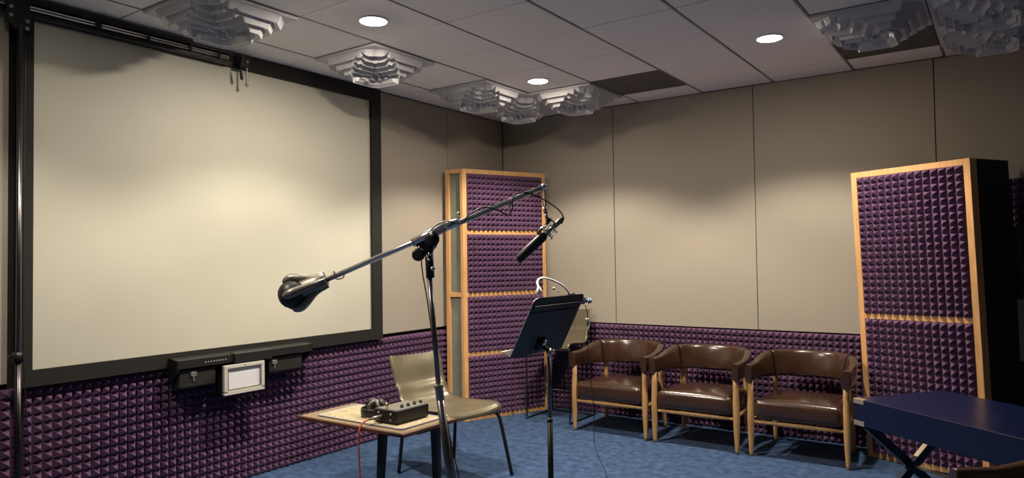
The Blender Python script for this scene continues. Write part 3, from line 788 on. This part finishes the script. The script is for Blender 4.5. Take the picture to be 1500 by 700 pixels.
m.prism([dl_(s, 0, t) for s, t in pts], (-fr)*.003); desk = m.build('desk', M_desk, mu)
m = MB(); m.box(dl_(0, -.028, .002), (.50, .060, .003), rot=RD); m.build('ledge', M_desk, desk)
m = MB(); m.tube([dl_(-.25, -.058, .002), dl_(.25, -.058, .002)], .003).tube([dl_(-.25, 0, .004), dl_(-.25, 0, hh-rc), dl_(-.24, 0, hh-.01), dl_(-.215, 0, hh)], .0016, sub=2); m.build('edge_trim', M_chrome, desk)
m = MB(); m.box(dl_(0, .006, hh-.055), (.46, .006, .018), rot=RD, bevel=.002).box(dl_(0, .006, hh-.09), (.46, .004, .006), rot=RD); m.build('stiffening_rib', M_desk, desk)
m = MB(); m.lathe(dl_(.0, .003, .055), -fr, [(0, .045), (.012, .042), (.02, .030), (.024, .01)], n=28); m.build('pivot_boss', M_desk, mu)
MB().lathe(dl_(-.02, .027, .082), -fr, [(0, .016), (.006, .015), (.010, .006)], n=20).build('pivot_cap', M_chrome, mu)
MB().cyl(dl_(0, .02, .05), (0, 0, .99), .012).build('neck', M_desk, mu)

# clip-on stand light with chrome gooseneck
DM = 3.95
cl0 = D(836, 430, 3.98)
gl = thing('stand_light', 'chrome gooseneck clip light on the top edge of the music stand', 'lamp', cl0)
def gg(px, py, d=DM): return D(px, py, d)-cl0
MB().tube([gg(836, 431, 3.98), gg(825, 419, 3.96), gg(811, 411, 3.92), (gg(797, 407, 3.86)), gg(789, 409, 3.80), gg(787, 415, 3.76), gg(790, 423, 3.73)], .0055, n=10).build('gooseneck', M_silver, gl)
m = MB(); m.lathe(gg(789, 420, 3.735), Vector((.1, 0, -1)), [(0, .006), (.010, .012), (.030, .020), (.036, .018)], n=20); m.build('lamp_head', M_silver, gl)
m = MB(); m.box(gg(837, 433, 3.98), (.03, .04, .03), bevel=.004); m.build('clip', M_bplastic, gl)
m = MB(); m.lathe(gg(811, 425, 3.86), UP, [(0, .004), (.006, .008), (.014, .007), (.018, .002)], n=12).lathe(gg(818, 428, 3.9), UP, [(0, .004), (.004, .007), (.010, .005)], n=12); m.build('thumb_screw', M_chrome, gl)
ck = thing('spring_clamp', 'blue-grey metal clamp gripping the far edge of the music stand', 'clamp', D(853, 441, 4.05))
c0 = D(853, 441, 4.05)
def kk(px, py, d=4.05): return D(px, py, d)-c0
M_cl = mat('blue_grey_metal', (.16, .22, .33), .35, metal=.7)
m = MB(); m.box(kk(851, 441), (.045, .03, .035), bevel=.008).cyl(kk(855, 441), kk(862, 441), .008).lathe(kk(860, 440), RT, [(0, .006), (.006, .015), (.018, .016), (.026, .008)], n=16, mod=lambda t, th: 1+.3*math.cos(2*th)).tube([kk(845, 436), kk(852, 434), kk(858, 438)], .006); m.build('jaw', M_cl, ck)
c1 = D(857, 446, 4.05)
cw = thing('hanging_cable', 'thin black cable dropping from the music stand clamp to the carpet', 'cable', c1)
seq = [(857, 446, 4.05), (860, 457, 4.06), (861, 470, 4.07), (860.5, 500, 4.1), (863, 530, 4.12), (866, 560, 4.15), (869, 590, 4.2), (870, 615, 4.25), (870, 634, 4.3), (871, 650, 4.33)]
pts = [D(*s)-c1 for s in seq]
zf = pts[-1]; gnd = -c1.z+.004
for (px, py) in ((876, 668), (883, 682), (890, 702), (896, 740)):
    ry = FW+RT*((px-750)/FPX)-UP*((py-350)/FPX); t = (.03-CAMP.z)/ry.z; q = CAMP+ry*t
    f = {668: .35, 682: .15, 702: .02, 740: .0}[py]; t = (.004+f-CAMP.z)/ry.z; pts.append(CAMP+ry*t-c1)
MB().tube(pts, .0022, n=6).build('lead', M_cable, cw)
m = MB(); m.cyl(D(860.5, 466, 4.07)-c1, D(861, 476, 4.07)-c1, .008).box(D(859.5, 468, 4.07)-c1, (.02, .012, .01), bevel=.002); m.build('inline_plug', M_greyp, cw)

# ------------------------------------------------------------------ blue desk
bz = .65; bl = 1.35; bw = .66; bh = .150
ba = math.atan2(-.611, .793)
bd_ = thing('blue_desk', 'dark blue lacquered desk on crossed legs with pale metal corner plates', 'desk', (3.600, -1.547, 0), ba)
# local: x along the front edge (to the right), y towards the back wall
MB().box((bl/2, bw/2, bz-bh/2), (bl, bw, bh), bevel=.003).build('top_box', M_blue, bd_)
for x in (0, bl):
    for z in (bz-.013, bz-bh+.013):
        sx = 1 if x == 0 else -1
        m = MB(); m.box((x+sx*.036, -.001, z), (.076, .004, .026)).box((x-sx*.001, .030, z), (.004, .062, .026))
        if z > bz-.05: m.box((x+sx*.036, .012, bz), (.076, .026, .003))
        m.build('corner_plate', M_brass, bd_)
def xleg(x):
    for (y0, y1, st_) in ((.03, bw-.03, 0), (bw-.03, .03, 1)):
        a, b_ = Vector((x, y0, bz-bh)), Vector((x, y1, 0)); d = b_-a; l = d.length
        an = math.atan2(d.z, d.y); R = Matrix.Rotation(an, 3, 'X')
        xo = .016*(1 if st_ else -1)
        lg = MB().box((a+b_)/2+Vector((xo, 0, .005)), (.030, l, .050), rot=R, bevel=.002).build('leg', M_blue, bd_)
        if st_:
            n = R @ Vector((0, 0, 1)); e = a.lerp(b_, .46)
            n = n if n.y < 0 else -n
            MB().box((a+e)/2+Vector((xo, 0, .005))+n*.0265, (.030, (e-a).length*.92, .003), rot=R).build('leg_strip', M_brass, lg)
xleg(.075); xleg(bl-.075)
MB().cyl((.075, bw/2, (bz-bh)/2), (bl-.075, bw/2, (bz-bh)/2), .010).build('stretcher', M_brass, bd_)
